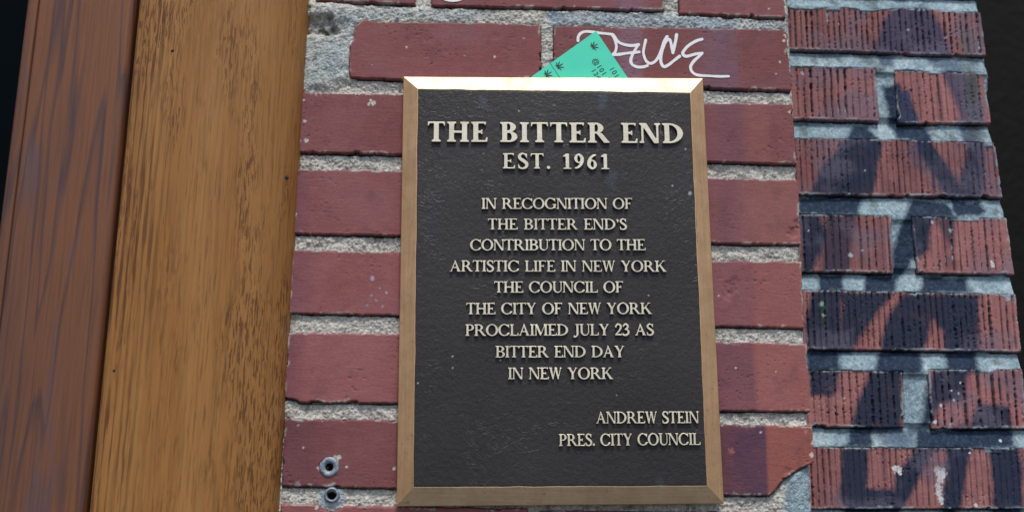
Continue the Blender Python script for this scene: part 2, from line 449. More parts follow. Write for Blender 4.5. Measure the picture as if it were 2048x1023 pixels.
# pillar mortar: one gritty bed behind and between the bricks
xa, za = W(560, 1160, 0); xb = W(1610, 600, 0)[0]; zb = W(1024, -150, 0)[1]
xa = W(575, 600, 0)[0]-1.5
X, Z = np.meshgrid(np.arange(xa, xb, .75), np.arange(za, zb, .75))
grit = fbm(X, Z, 5.5, 3, 5)*1.5 + np.abs(fbm(X, Z, 2.2, 9, 3))*1.7 + fbm(X, Z, 22, 8, 2)*1.0
Y = 3.7 - grit*1.1
def reg(pts, soft, dep=0): return sstep(-soft, soft, sdf(X, Z, Wp(pts, dep)) + fbm(X, Z, 8, 77, 3)*2)
patch = reg([(560,-5),(700,0),(712,60),(700,160),(640,176),(560,185)], 5)
Y = Y*(1-patch) + patch*(.9 - grit*.8)
hole = reg([(610,34),(660,30),(672,58),(674,66),(640,70),(610,66)], 3)
Y = Y + hole*(6+3*fbm(X, Z, 6, 91, 3))
up = reg([(620,10),(1330,22),(1575,40),(1575,60),(1100,50),(730,42),(620,40)], 3)
Y = Y - up*1.6
ver = reg([(1084,50),(1106,50),(1106,172),(1084,172)], 2); Y = Y - ver*1.2
lump = reg([(1572,950),(1622,930),(1632,1060),(1570,1060)], 4)
xl, _ = W(1596, 980, 0)
Y = Y - lump*(1.0 + 1.6*np.cos((X-xl)/3.2)) + lump*grit*.6
cr = reg([(1450,990),(1545,990),(1600,945),(1575,1030),(1450,1022)], 3)
Y = Y - cr*2.0*np.abs(fbm(X, Z, 7, 44, 3))
# crumbled deeper under each course (joint worn back under the brick above)
for row in (305, 467, 626, 797, 972, 323, 488, 653, 821):
    pass
xh, zh = W(662, 993, 0)
rr = np.hypot(X-xh, Z-zh); Y = np.where(rr < 12, Y*(rr/12) + (1-rr/12)*-.3, Y); Y = Y + 9*sstep(4.4, 3.6, rr)
# outer edges fall back
ed = np.minimum(X-xa, xb-X) + fbm(X, Z, 6, 12, 3)*1.4
Y = Y + np.where(ed < 3.5, (3.5-ed)*1.6, 0)
T = np.zeros(X.shape+(4,))
BLUEM = (.33, .43, .47)
T = over(T, BLUEM, .75*reg([(640,12),(900,20),(1000,30),(720,50),(705,90),(700,150),(610,180),(600,70),(680,66)], 8)*(.7+.5*fbm(X, Z, 12, 2, 3)))
T = over(T, (.30,.40,.48), .85*reg([(1090,18),(1400,24),(1480,40),(1575,45),(1575,62),(1100,50)], 6)*(.75+.4*fbm(X, Z, 14, 4, 3)))
T = over(T, (.28,.40,.47), .9*lump)
T = over(T, (.02,.018,.018), .8*hole*sstep(-.3, .25, fbm(X, Z, 6, 71, 3)))  # shade inside the hole painted into the mortar tint
yel = reg([(706,60),(722,36),(800,36),(860,42),(880,49),(780,48),(730,44),(712,62)], 1.5)
T = over(T, (.66,.60,.40), .9*yel*sstep(-.1, .2, fbm(X, Z, 4, 81, 3)))
dirt = sstep(.25, .6, fbm(X, Z, 9, 93, 4)); T = over(T, (.09,.085,.07), .55*dirt)
white = sstep(.45, .6, fbm(X, Z, 3.2, 95, 3)); T = over(T, (.75,.74,.70), .5*white)
T = over(T, (.30,.38,.45), .8*sstep(13, 7, rr))
moss = sstep(.35, .6, fbm(X, Z, 7, 97, 3))*sstep(40, 10, X-xa); T = over(T, (.22,.24,.10), .5*moss)
Y = gaps(X, Z, Y, PB, 0, 1.1, 5, 900)
hid = sdf(X, Z, Wp([(860,220),(1330,220),(1390,950),(860,950)], 0)) < 0
link('mortar', grid_mesh('mortar', X, Z, Y, T, hid), pillar, M_MORT)

def box_mesh(name, x0, x1, y0, y1, z0, z1, bev=0):
    v = [(x, y, z) for x in (x0, x1) for y in (y0, y1) for z in (z0, z1)]
    v = [(a*MM, b*MM, c*MM) for a, b, c in v]
    f = [(0,1,3,2),(4,6,7,5),(0,4,5,1),(2,3,7,6),(0,2,6,4),(1,5,7,3)]
    return mesh(name, v, f)
# solid core so the pillar has real depth (its right flank returns to the ribbed wall)
core = link('core', box_mesh('core', xa+6, W(1600, 600, 0)[0]-7, 16, 54, za, zb), pillar, M_MORT)

# ------------------------------------------------------------------ the ribbed brick wall behind on the right
rwall = empty('brick_wall', (.3, .1, 0))
props(rwall, 'ribbed red brick wall with navy spray paint set back to the right of the pillar', 'brick wall')
RBK = [
 [(1500,-40),(1945,-28),(1958,-6),(1500,-12)],
 [(1500,18),(1575,15),(1612,20),(1655,14),(1700,15),(1732,24),(1765,20),(1800,17),(1860,18),(1900,24),(1961,25),(1973,111),(1840,109),(1700,102),(1500,97)],
 [(1500,131),(1750,135),(1759,243),(1500,235)],
 [(1789,140),(1967,146),(1983,246),(1797,247)],
 [(1500,275),(1700,277),(1989,284),(2006,395),(1500,387)],
 [(1500,426),(1782,430),(1788,546),(1500,540)],
 [(1823,432),(2013,436),(2029,549),(1836,545)],
 [(1500,577),(1700,580),(2031,588),(2043,703),(1500,696)],
 [(1500,738),(1805,740),(1809,854),(1500,852)],
 [(1856,738),(2045,736),(2056,856),(1864,857)],
 [(1500,892),(2060,894),(2074,1016),(1500,1017)],
 [(1500,1053),(1822,1055),(1830,1180),(1500,1180)],
 [(1880,1053),(2078,1055),(2090,1180),(1884,1180)],
]
WH = (.72, .72, .74)
FR = flecks([(1796,939,8,WH),(1787,935,4,WH),(1800,945,4,WH),(1880,943,11,WH),(1884,950,8,WH),(1880,960,6,WH),(1877,972,7,WH),(1879,984,8,WH),(1882,996,6,WH),(1884,1005,3,WH),(1952,1010,4,WH),
  (1908,800,3,WH),(1917,786,2.5,WH),(1903,780,2,WH),(1921,765,2,WH),(1870,842,4,WH),(1882,810,3,WH),(1902,848,5,(.4,.5,.58)),(2003,880,3,WH),
  (1865,445,4,(.4,.5,.6)),(1902,460,4,(.4,.48,.55)),(1701,510,5,(.5,.6,.65)),(1985,530,5,WH),(1983,523,3,WH),(1643,607,5,(.3,.42,.42)),(1648,630,4,(.3,.35,.3)),
  (1605,147,4,(.4,.5,.55)),(1655,28,3,(.4,.5,.58)),(1816,60,2.5,(.5,.5,.6)),(1893,75,2.5,(.6,.5,.6)),(1688,795,1.8,WH),(1600,1010,2,WH),
  (2017,595,9,(.36,.46,.50)),(1617,461,2,WH),(1730,340,2,WH),(1940,905,2,WH),(1745,893,2,WH),(1725,500,2.5,WH)], DEP_R)
def rpaint(X, Z, T):
    T = spray(X, Z, T)
    return FR(X, Z, T)
for i, p in enumerate(RBK):
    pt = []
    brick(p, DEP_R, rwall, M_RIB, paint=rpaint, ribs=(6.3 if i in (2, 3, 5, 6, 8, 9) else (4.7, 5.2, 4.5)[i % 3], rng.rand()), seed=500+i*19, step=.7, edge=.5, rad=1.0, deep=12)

x0 = W(1540, 500, DEP_R)[0]-30; x1 = W(2060, 1100, DEP_R)[0]; z0 = W(1800, 1190, DEP_R)[1]; z1 = W(1800, -45, DEP_R)[1]
x1 = max(W(2045, 850, DEP_R)[0], W(1985, 280, DEP_R)[0])
X, Z = np.meshgrid(np.arange(x0, x1+3, .8), np.arange(z0, z1, .8))
Y = 2.0 - fbm(X, Z, 9, 203, 4)*.9 - fbm(X, Z, 2.5, 204, 3)*.35 - fbm(X, Z, 30, 205, 2)*.8
# struck joints: pressed back under the upper brick, flush above the lower one
BEDS = [(-8,18),(105,138),(245,280),(392,430),(546,584),(700,739),(855,893),(1016,1053)]
for a, b in BEDS:
    zt = W(1800, a, DEP_R)[1]; zbt = W(1800, b, DEP_R)[1]
    u = (zt-Z)/(zt-zbt)
    sel = (u > -.25) & (u < 1.25); uc = np.clip(u, 0, 1)
    Y = np.where(sel, Y + 2.6*(1-uc)**1.5 - 2.4*uc*uc, Y)
_e = [W(a, b, DEP_R) for a, b in [(1960,20),(1973,111),(1983,246),(2006,395),(2029,549),(2043,703),(2056,856),(2074,1016),(2090,1180)]][::-1]
xe = np.interp(Z, [p[1] for p in _e], [p[0] for p in _e])
ed = (xe-X) + fbm(X, Z, 14, 212, 3)*2.6 + 1.6
Y = Y + np.where(ed < 3, (3-ed)*1.5, 0)
Y = gaps(X, Z, Y, RBK, DEP_R, 1.1, 5, 950, .15)
ed = ed+1
T = np.zeros(X.shape+(4,))
T = over(T, (.42,.52,.56), .6*sstep(.0, .5, fbm(X, Z, 18, 221, 3)))
T = over(T, (.08,.10,.11), .65*sstep(.15, .55, fbm(X, Z, 12, 223, 4)))
T = spray(X, Z, T); T = FR(X, Z, T)
link('mortar', grid_mesh('mortar', X, Z, DEP_R+Y, T, ed > -1), rwall, M_MORT2)
link('core', box_mesh('core', x0, x1-4, DEP_R+14, DEP_R+110, z0, z1), rwall, M_MORT2)

# ------------------------------------------------------------------ dark openings either side
MgN = None
Md = NM('unlit_alcove_black')  # near-black colour stands in for the unlit depth of the doorway
MDARK = Md.out(Md.mix(Md.noise(Md.pos(), 30, 4), (.002, .002, .0025), (.005, .0045, .0045)), .75, 0, Md.bump(Md.noise(Md.pos(), 60, 4), .002), .2)
dk = link('alcove_wall', box_mesh('alcove_wall', x1-30, x1+900, 420, 460, z0-700, z1+500), None, MDARK); dk['kind'] = 'structure'
dr = link('alcove_side_wall', box_mesh('alcove_side_wall', x0, x1-6, 168, 418, z0-700, z1+500), None, MDARK); dr['kind'] = 'structure'

# ------------------------------------------------------------------ wood
def mat_oak():
    M = NM('varnished_golden_oak')
    grain = M.noise(M.pos((1, 1, .035)), 520, 4, .6, .2)
    broad = M.noise(M.pos((1, 1, .12)), 38, 3, .5)
    c = M.mix(M.ramp(broad, [(.32, BLACK), (.68, WHITE)]), (.30, .130, .034), (.37, .180, .056))
    c = M.mix(1.0, c, M.ramp(grain, [(.28, g(.66)), (.5, g(1)), (.72, g(1.12))]), 'MULTIPLY')
    # short dark medullary flecks gathered in loose drifts
    fl = M.noise(M.pos((1, 1, .12)), 760, 3, .5)
    dr = M.noise(M.pos((1.0, 1, .25)), 26, 3, .55)
    f = M.math('MULTIPLY', M.ramp(fl, [(.53, BLACK), (.58, WHITE)]), M.ramp(dr, [(.47, BLACK), (.58, WHITE)]))
    c = M.mix(M.math('MULTIPLY', f, .7), c, (.095, .034, .012))
    fl2 = M.noise(M.pos((1, 1, .06)), 620, 2, .5)
    c = M.mix(M.math('MULTIPLY', M.ramp(fl2, [(.60, BLACK), (.68, WHITE)]), .45), c, (.10, .035, .012))
    # coarse open grain lines in the left fifth of the board
    wv = M.n('ShaderNodeTexWave', wave_type='BANDS', bands_direction='X', wave_profile='SIN'); M.l(M.pos((1, 1, .05)), wv.inputs['Vector'])
    wv.inputs['Scale'].default_value = 62; wv.inputs['Distortion'].default_value = 5.0; wv.inputs['Detail'].default_value = 3; wv.inputs['Detail Scale'].default_value = 5
    sx = M.n('ShaderNodeSeparateXYZ'); M.l(M.geo.outputs['Position'], sx.inputs[0])
    mr = M.n('ShaderNodeMapRange'); M.l(sx.outputs[0], mr.inputs[0])
    xl = W(226, 511, -45)[0]*MM
    mr.inputs[1].default_value = xl+.018; mr.inputs[2].default_value = xl+.05; mr.inputs[3].default_value = 1; mr.inputs[4].default_value = 0
    br = M.ramp(M.noise(M.pos((1, 1, .2)), 60, 3), [(.35, BLACK), (.6, WHITE)])
    lf = M.math('MULTIPLY', M.math('MULTIPLY', M.ramp(wv.outputs['Fac'], [(.55, BLACK), (.85, WHITE)]), mr.outputs[0]), br)
    c = M.mix(M.math('MULTIPLY', lf, .8), c, (.09, .028, .009))
    n = M.bump(M.math('SUBTRACT', M.math('MULTIPLY', grain, .5), M.math('MULTIPLY', f, .6)), .0007, .6)
    return M.out(c, M.ramp(grain, [(.3, g(.55)), (.7, g(.42))]), 0, n, .28)

def mat_red():
    M = NM('weathered_red_brown_wood')
    w = M.noise(M.pos((1, 1, .055)), 26, 3, .45, .25)
    r = M.math('FRACT', M.math('MULTIPLY', w, 9.0))
    line = M.ramp(r, [(.0, g(1)), (.10, g(.6)), (.22, g(0)), (.90, g(0)), (1, g(1))])
    grain = M.noise(M.pos((1, 1, .03)), 430, 4, .6)
    broad = M.noise(M.pos((1, 1, .25)), 11, 3, .5)
    c = M.mix(M.ramp(broad, [(.35, BLACK), (.65, WHITE)]), (.195, .076, .033), (.125, .057, .040))
    c = M.mix(M.math('MULTIPLY', line, .85), c, (.075, .042, .042))
    c = M.mix(M.math('MULTIPLY', M.ramp(M.noise(M.pos((1, 1, .3)), 26, 4, .6, .6), [(.56, BLACK), (.66, WHITE)]), .75), c, (.115, .072, .078))
    c = M.mix(1.0, c, M.ramp(grain, [(.28, g(.72)), (.5, g(1)), (.75, g(1.15))]), 'MULTIPLY')
    return M.out(c, .46, 0, M.bump(grain, .0005, .5), .4)
M_OAK = mat_oak(); M_RED = mat_red()

ZB, ZT = CAM_Z*1000-520, CAM_Z*1000+760
def extrude_profile(name, prof, z0=None, z1=None):
    z0 = ZB if z0 is None else z0; z1 = ZT if z1 is None else z1
    n = len(prof)
    v = [(x*MM, y*MM, z0*MM) for x, y in prof]+[(x*MM, y*MM, z1*MM) for x, y in prof]
    f = [(i, (i+1) % n, n+(i+1) % n, n+i) for i in range(n)]
    f += [tuple(range(n))[::-1], tuple(range(n, 2*n))]
    me = mesh(name, v, f)
    return me
def rounded(x0, x1, y0, y1, rl, rr, ey_l=1.0, ey_r=1.0, n=10):
    """board cross-section with its front (y0) edges rounded; goes counter-clockwise seen from above"""
    p = [(x0, y1)]
    for i in range(n+1):
        a = math.pi - (math.pi/2)*i/n
        p.append((x0+rl+rl*math.cos(a), y0+rl*ey_l-rl*ey_l*math.sin(a)))
    for i in range(n+1):
        a = math.pi/2 - (math.pi/2)*i/n
        p.append((x1-rr+rr*math.cos(a), y0+rr*ey_r-rr*ey_r*math.sin(a)))
    p.append((x1, y1))
    return p[::-1]
def shade(me, ang=35):
    me.polygons.foreach_set('use_smooth', [True]*len(me.polygons))
    try: me.set_sharp_from_angle(angle=math.radians(ang))
    except Exception: pass
    return me

frame = empty('door_frame', (-.4, -.02, ZB*MM))
props(frame, 'varnished brown wooden door frame left of the brick pillar', 'door frame')
YP = -45
xpl = W(226, 511, YP)[0]; xpr = W(584, 511, -8)[0]
post = link('post', shade(extrude_profile('post', rounded(xpl, xpr, YP, 60, 5, 96, 1, .52, 30))), frame, M_OAK)
post['label'] = 'broad golden oak post with dark flecks'
xbl = W(17, 511, YP+4)[0]; xbr = W(220, 511, YP+4)[0]
board = link('board', shade(extrude_profile('board', rounded(xbl, xbr, YP+3, 60, 2.5, 6))), frame, M_RED)
board['label'] = 'red-brown weathered board'
xml = W(-4, 511, YP+10)[0]
link('moulding', shade(extrude_profile('moulding', rounded(xml-2, xbl-1.3, YP+6, 60, 8, 2))), frame, M_RED)
Mg = NM('void_dark_glass'); MG = Mg.out((.001, .003, .005), .45, 0, None, .04)  # near-black, barely reflecting colour stands in for the unlit void
link('pane', box_mesh('pane', xml-420, xml-1, 20, 26, ZB, ZT), frame, MG)
Mh = NM('nail_hole_filler'); MH = Mh.out(Mh.mix(Mh.noise(Mh.pos(), 900, 2), (.01, .007, .005), (.03, .02, .015)), .9)
def blob(name, cx, y, cz, r, mat, parent, squash=.35, seed=0, n=12):
    v = [(cx*MM, (y-r*squash)*MM, cz*MM)]; rs = np.random.RandomState(seed)
    for k, (rad, hh) in enumerate(((.55, .8), (1.0, -.6))):
        for i in range(n):
            a = 2*math.pi*i/n; q = r*rad*(1+.25*rs.uniform(-1, 1))
            v.append(((cx+q*math.cos(a))*MM, (y-r*squash*hh)*MM, (cz+q*math.sin(a))*MM))
    f = [(0, 1+i, 1+(i+1) % n) for i in range(n)]+[(1+i, 1+n+i, 1+n+(i+1) % n, 1+(i+1) % n) for i in range(n)]
    return link(name, mesh(name, v, f, True), parent, mat)
for px, py, r in ((345, 102, 1.9), (228, 741, 1.6), (573, 355, 1.7)):
    yy = YP if px < 500 else -22
    a, b = W(px, py, yy)
    blob('nail', a, yy+.1, b, r, MH, post, .25, int(px))
Mw = NM('white_paint_speck'); MWH = Mw.out(Mw.mix(Mw.noise(Mw.pos(), 700, 2), (.7, .72, .74), (.8, .8, .8)), .6)

# ------------------------------------------------------------------ outlines from rasters (letter shapes, marker strokes)
class Ras:
    def __init__(s, w, h, res, ox=.12, oy=.3):
        s.res = res; nx = int((w+2*ox)*res); ny = int((h+2*oy)*res)
        s.X, s.Y = np.meshgrid((np.arange(nx)+.5)/res-ox, (np.arange(ny)+.5)/res-oy)
        s.m = np.zeros(s.X.shape, bool); s.ox = ox; s.oy = oy
    def rect(s, x0, y0, x1, y1): s.m |= (s.X >= x0) & (s.X <= x1) & (s.Y >= y0) & (s.Y <= y1)
    def poly(s, p, cut=False):
        k = sdf(s.X, s.Y, p) > 0
        s.m = s.m & ~k if cut else s.m | k
    def ell(s, cx, cy, rx, ry): return ((s.X-cx)/rx)**2+((s.Y-cy)/ry)**2 <= 1
    def sweep(s, pts, rad, n=14):
        P = np.array(pts, float); R = np.array(rad, float) if hasattr(rad, '__len__') else np.full(len(P), rad)
        Q = np.vstack([2*P[0]-P[1], P, 2*P[-1]-P[-2]])
        for i in range(len(P)-1):
            for t in np.linspace(0, 1, n):
                a, b, c, d = Q[i], Q[i+1], Q[i+2], Q[i+3]
                q = .5*((2*b)+(c-a)*t+(2*a-5*b+4*c-d)*t*t+(3*b-a-3*c+d)*t**3)
                r = R[i]*(1-t)+R[i+1]*t
                x0 = max(int((q[0]-r+s.ox)*s.res)-1, 0); x1 = int((q[0]+r+s.ox)*s.res)+2
                y0 = max(int((q[1]-r+s.oy)*s.res)-1, 0); y1 = int((q[1]+r+s.oy)*s.res)+2
                sl = (slice(y0, y1), slice(x0, x1))
                s.m[sl] |= (s.X[sl]-q[0])**2+(s.Y[sl]-q[1])**2 <= r*r
    def loops(s, blur=1.6, tol=.0035):
        a = s.m.astype(float); k = int(blur*3)+1
        g_ = np.exp(-.5*(np.arange(-k, k+1)/blur)**2); g_ /= g_.sum()
        a = np.apply_along_axis(lambda v: np.convolve(v, g_, 'same'), 0, a)
        a = np.apply_along_axis(lambda v: np.convolve(v, g_, 'same'), 1, a)
        a[0] = a[-1] = 0; a[:, 0] = a[:, -1] = 0
        ny, nx = a.shape; ins = a > .5
        code = ins[:-1, :-1]*1+ins[:-1, 1:]*2+ins[1:, 1:]*4+ins[1:, :-1]*8
        nxt = {}
        def pt(e):
            k_, j, i = e
            if k_ == 'h': t = (.5-a[j, i])/(a[j, i+1]-a[j, i]); return ((i+t+.5)/s.res-s.ox, (j+.5)/s.res-s.oy)
            t = (.5-a[j, i])/(a[j+1, i]-a[j, i]); return ((i+.5)/s.res-s.ox, (j+t+.5)/s.res-s.oy)
        TB = {1: [('L', 'B')], 2: [('B', 'R')], 3: [('L', 'R')], 4: [('R', 'T')], 5: [('L', 'B'), ('R', 'T')], 6: [('B', 'T')], 7: [('L', 'T')],
              8: [('T', 'L')], 9: [('T', 'B')], 10: [('B', 'R'), ('T', 'L')], 11: [('T', 'R')], 12: [('R', 'L')], 13: [('R', 'B')], 14: [('B', 'L')]}
        for j, i in zip(*np.nonzero((code > 0) & (code < 15))):
            E = {'B': ('h', j, i), 'T': ('h', j+1, i), 'L': ('v', j, i), 'R': ('v', j, i+1)}
            for p, q in TB[int(code[j, i])]: nxt[E[p]] = E[q]
        out = []
        while nxt:
            st = next(iter(nxt)); e = st; lp = []
            while e in nxt:
                lp.append(pt(e)); e = nxt.pop(e)
            if len(lp) > 8: out.append(simplify(lp, tol))
        return out
def simplify(lp, tol):
    P = np.array(lp); n = len(P)
    j = int(np.argmax(((P-P[0])**2).sum(1)))
    def rdp(a, b):
        if b <= a+1: return [a]
        A, B = P[a], P[b % n]; e = B-A; L = math.hypot(*e)+1e-12
        Q = P[a+1:b]; d = np.abs((Q[:, 0]-A[0])*e[1]-(Q[:, 1]-A[1])*e[0])/L
        k = int(np.argmax(d))
        if d[k] > tol: return rdp(a, a+1+k)+rdp(a+1+k, b)
        return [a]
    return [tuple(P[i]) for i in rdp(0, j)+rdp(j, n)]

def solid(name, loops, scale, depth, bev, mat, zlift=0, bres=1):
    """filled, extruded, softly bevelled solid; shape in local X/Y, front towards +Z"""
    cu = bpy.data.curves.new(name, 'CURVE'); cu.dimensions = '2D'; cu.fill_mode = 'BOTH'
    cu.extrude = depth/2; cu.bevel_depth = bev; cu.bevel_resolution = bres
    cu.offset = -bev
    for lp in loops:
        if len(lp) < 4: continue
        sp = cu.splines.new('POLY'); sp.points.add(len(lp)-1)
        for i, (x, y) in enumerate(lp): sp.points[i].co = (x*scale, y*scale, 0, 1)
        sp.use_cyclic_u = True
    ob = bpy.data.objects.new(name, cu); COL.objects.link(ob)
    dg = bpy.context.evaluated_depsgraph_get(); dg.update()
    me = bpy.data.meshes.new_from_object(ob.evaluated_get(dg))
    bpy.data.objects.remove(ob); bpy.data.curves.remove(cu)
    me.name = name; me.materials.clear(); me.materials.append(mat)
    if mat.name.startswith('polished'):
        me.materials.append(M_SIDE)
        for pl in me.polygons:
            if abs(pl.normal.z) < .3: pl.material_index = 1
    for v in me.vertices: v.co.z += zlift
    return me

# ---- serif capitals --------------------------------------------------------
def glyph(ch, T, t, s, h, wx=1.0):
    R = Ras(1.35, 1.0, 110)
    def stem(x, w=None, top=True, bot=True, sl=None, sr=None, y1=1.0):
        w = T if w is None else w; a = s if sl is None else sl; b = s if sr is None else sr
        R.rect(x, 0, x+w, y1)
        k = .055
        if bot:
            R.rect(x-a, 0, x+w+b, h)
            R.poly([(x-a*.55, h), (x, h+k), (x+w, h+k), (x+w+b*.55, h)])
        if top:
            R.rect(x-a, y1-h, x+w+b, y1)
            R.poly([(x-a*.55, y1-h), (x, y1-h-k), (x+w, y1-h-k), (x+w+b*.55, y1-h)])
    def arm(x, y, ln, up, hh=.2):   # horizontal arm with a wedge terminal, up: serif grows up(+)/down(-)
        R.rect(x, y, x+ln, y+h) if up > 0 else R.rect(x, y-h, x+ln, y)
        yb = y if up > 0 else y
        R.poly([(x+ln-.17, yb), (x+ln+.015, yb), (x+ln+.03*up*1, yb+up*hh), (x+ln-.035, yb+up*hh), (x+ln-.07, yb+up*(h+.03))])
    def diag(x0, y0, x1, y1, w):
        R.poly([(x0, y0), (x0+w, y0), (x1+w, y1), (x1, y1)])
    def ser(x, w, y, a=None):
        a = s*.85 if a is None else a
        R.rect(x-a, y, x+w+a, y+h)
    def ring(cx, cy, rx, ry, tx, ty):
        return R.ell(cx, cy, rx, ry) & ~R.ell(cx, cy, rx-tx, ry-ty)
    Tb = T*1.12
    if ch == 'I': stem(s); return R, T+2*s
    if ch == 'H':
        stem(s); stem(s+.56); R.rect(s, .5-t*.55, s+.6, .5+t*.55); return R, .56+T+2*s
    if ch in 'EF':
        stem(s, sr=.03); arm(s, 1.0, .56, -1)
        R.rect(s, .5-t*.5, s+.38, .5+t*.5); R.rect(s+.36, .37, s+.36+.045, .63); R.poly([(s+.26,.5),(s+.40,.63),(s+.40,.37)])
        if ch == 'E': arm(s, 0, .60, 1, .23); return R, s+.62
        return R, s+.59
    if ch == 'L': stem(s, sr=s*.8); arm(s, 0, .58, 1, .25); return R, s+.61
    if ch == 'T':
        x = .37-T/2+.0; stem(x, top=False)
        R.rect(.02, 1-h, .72+.0, 1.0)
        R.poly([(-.0,1.0),(.17,1.0),(.07,1-h-.03),(.035,.78),(-.005,.78)]); R.poly([(.74,1.0),(.57,1.0),(.67,1-h-.03),(.705,.78),(.745,.78)])
        return R, .74
    if ch == 'D':
        stem(s, sr=0)
        k = ring(s+.20, .5, .62, .5, Tb, h) & (R.X > s+T*.5+.1); k |= False
        R.m |= k; R.rect(s, 0, s+.22, h); R.rect(s, 1-h, s+.22, 1); return R, s+.83
    if ch in 'PRB':
        stem(s, sr=0 if ch == 'B' else None, top=True)
        yb = .46 if ch != 'B' else .50
        cy = (1+yb)/2; ry = (1-yb)/2
        k = ring(s+.28, cy, .33, ry, Tb, h*.95) & (R.X > s+.28); R.m |= k
        R.rect(s, 1-h, s+.29, 1); R.rect(s, yb, s+.29, yb+h)
        if ch == 'B':
            cy = .27; ry = .27
            k = ring(s+.30, cy, .37, ry, Tb, h*.95) & (R.X > s+.30); R.m |= k
            R.rect(s, 0, s+.31, h); R.rect(s, .54-h, s+.31, .54); return R, s+.68
        if ch == 'P': return R, s+.62
        diag(s+.28, yb+.02, s+.62, 0, T*1.15); R.rect(s+.60, 0, s+.86, h); return R, s+.83
    if ch == 'N':
        stem(s*.9, w=t, sr=s*.4); stem(s*.9+.66, w=t, bot=False)
        R.poly([(s*.9-.02, 1), (s*.9+T*1.05, 1), (s*.9+.66+t, .0), (s*.9+.66+t-T*.9, -.015)]); return R, .66+t+2*s*.9
    if ch == 'M':
        a = s; stem(a, w=t, sr=s*.3); stem(a+.74, top=True)
        R.poly([(a-.02, 1), (a+T, 1), (a+.43+T*.3, .16), (a+.36, .0)]); R.poly([(a+.36,0),(a+.43,.0),(a+.80,1),(a+.74,1)])
        return R, a+.74+T+s
    if ch in 'CGO':
        rx, ry = .49, .52
        k = ring(rx, .5, rx, ry, Tb, h*1.15)
        if ch != 'O':
            cut = (R.X > rx+.15) & (R.Y > .30 if ch == 'C' else R.Y > .36) & (R.Y < .78) & (R.X > rx*.9)
            k &= ~((R.X > rx+.22) & (R.Y > .26) & (R.Y < .80))
            R.m |= k
            R.poly([(.84,1.0),(.88,1.0),(.88,.66),(.845,.66),(.78,.80),(.72,.88)])
            if ch == 'C':
                R.poly([(.66,.06),(.87,.22),(.91,.19),(.76,.02)]); return R, .92
            R.rect(.74, .06, .74+T, .44); R.rect(.64, .44-h, .74+T+.07, .44); return R, .98
        R.m |= k; return R, .98
    if ch == 'A':
        diag(.06, 0, .40, .98, t*1.1); R.poly([(.36, 1.02), (.45, 1.02), (.83, 0), (.83-T*1.2, 0)])
        R.rect(.20, .32, .62, .32+t); ser(.06, t, 0, s*.75); ser(.83-T*1.15, T*1.1, 0, s*.7); return R, .90
    if ch == 'Y':
        R.poly([(.05,1),(.05+T*1.2,1),(.42+T*.6,.47),(.42-T*.45,.47)]); R.poly([(.68,1),(.68+t,1),(.42+T*.5,.45),(.40,.50)])
        R.rect(.42-T/2, 0, .42+T/2, .52); R.rect(.42-T/2-s, 0, .42+T/2+s, h); ser(.06, T*1.1, 1-h, s*.6); ser(.67, t, 1-h, s*.7); return R, .84
    if ch == 'W':
        for x in (.05, .47):
            R.poly([(x,1),(x+T*1.1,1),(x+.30+t*.6,.0),(x+.24,-.01)])
            R.poly([(x+.24,-.01),(x+.30,-.01),(x+.50+t*.5,1),(x+.50-t*.5,1)])
        ser(.06, T, 1-h, s*.6); ser(.48, T, 1-h, s*.5); ser(.955, t*.6, 1-h, s*.7); return R, 1.06
    if ch == 'K':
        stem(s); R.poly([(s+T*.9,.36),(s+T*.9,.50),(s+.60,1),(s+.66,1)]); R.poly([(s+T+.08,.58),(s+T+.20,.66),(s+.82,0),(s+.82-T*1.35,0)])
        ser(s+.58, t, 1-h, s*.9); ser(s+.82-T*1.2, T*1.1, 0, s*.7); return R, s+.88
    if ch == 'U':
        a = s*.9; R.rect(a, .3, a+T, 1); R.rect(a+.60, .3, a+.60+t, 1); ser(a, T, 1-h, s); ser(a+.60, t, 1-h, s)
        cx = a+.30+t/2; k = (R.ell(cx, .34, .30+t/2, .36) & ~R.ell(cx+(T-t)/2, .34, .30+t/2-(T+t)/2, .36-h*1.2)) & (R.Y < .34); R.m |= k
        return R, a+.60+t+s*.9
    if ch == 'J':
        R.rect(.20, .12, .20+T, 1); ser(.20, T, 1-h, s)
        R.sweep([(.20+T*.55,.2),(.20+T*.4,.03),(.16,-.09),(.07,-.13),(.03,-.08)], [T*.5,T*.42,t*.6,t*.7,t*1.0]); return R, .20+T+s
    if ch == 'S':
        q = t*.62
        R.sweep([(.50,.78),(.44,.92),(.30,.985),(.15,.92),(.10,.78),(.17,.64),(.33,.52),(.48,.39),(.53,.24),(.45,.08),(.28,.015),(.13,.06),(.06,.22)],
                [q*.8,q,q,T*.4,T*.48,T*.52,T*.56,T*.54,T*.5,T*.42,q,q,q*.8])
        R.poly([(.50,1.0),(.54,1.0),(.54,.68),(.51,.68),(.46,.82)]); R.poly([(.04,.0),(.0+.075,.0),(.12,.12),(.055,.33),(.025,.33)]); return R, .60
    if ch == '1':
        R.rect(.20, 0, .20+T, 1); R.poly([(.20,.98),(.20+T,1.0),(.20,.80),(.04,.80),(.04,.86)]); R.rect(.06, 0, .34+T, h); return R, .42+T*.4
    if ch in '69':
        R.sweep([(.50,.93),(.36,.88),(.20,.70),(.12,.45),(.14,.22),(.30,.04)], [t*.7,t*.9,T*.45,T*.52,T*.5,T*.35])
        R.m |= ring(.31, .30, .27, .31, T*.95, h*.9)
        if ch == '9': R.m = R.m[::-1, ::-1].copy(); dx = R.X[0, 0]+R.X[0, -1]; R.m = np.roll(R.m, -int(round((dx-.62)*R.res)), 1)
        return R, .62
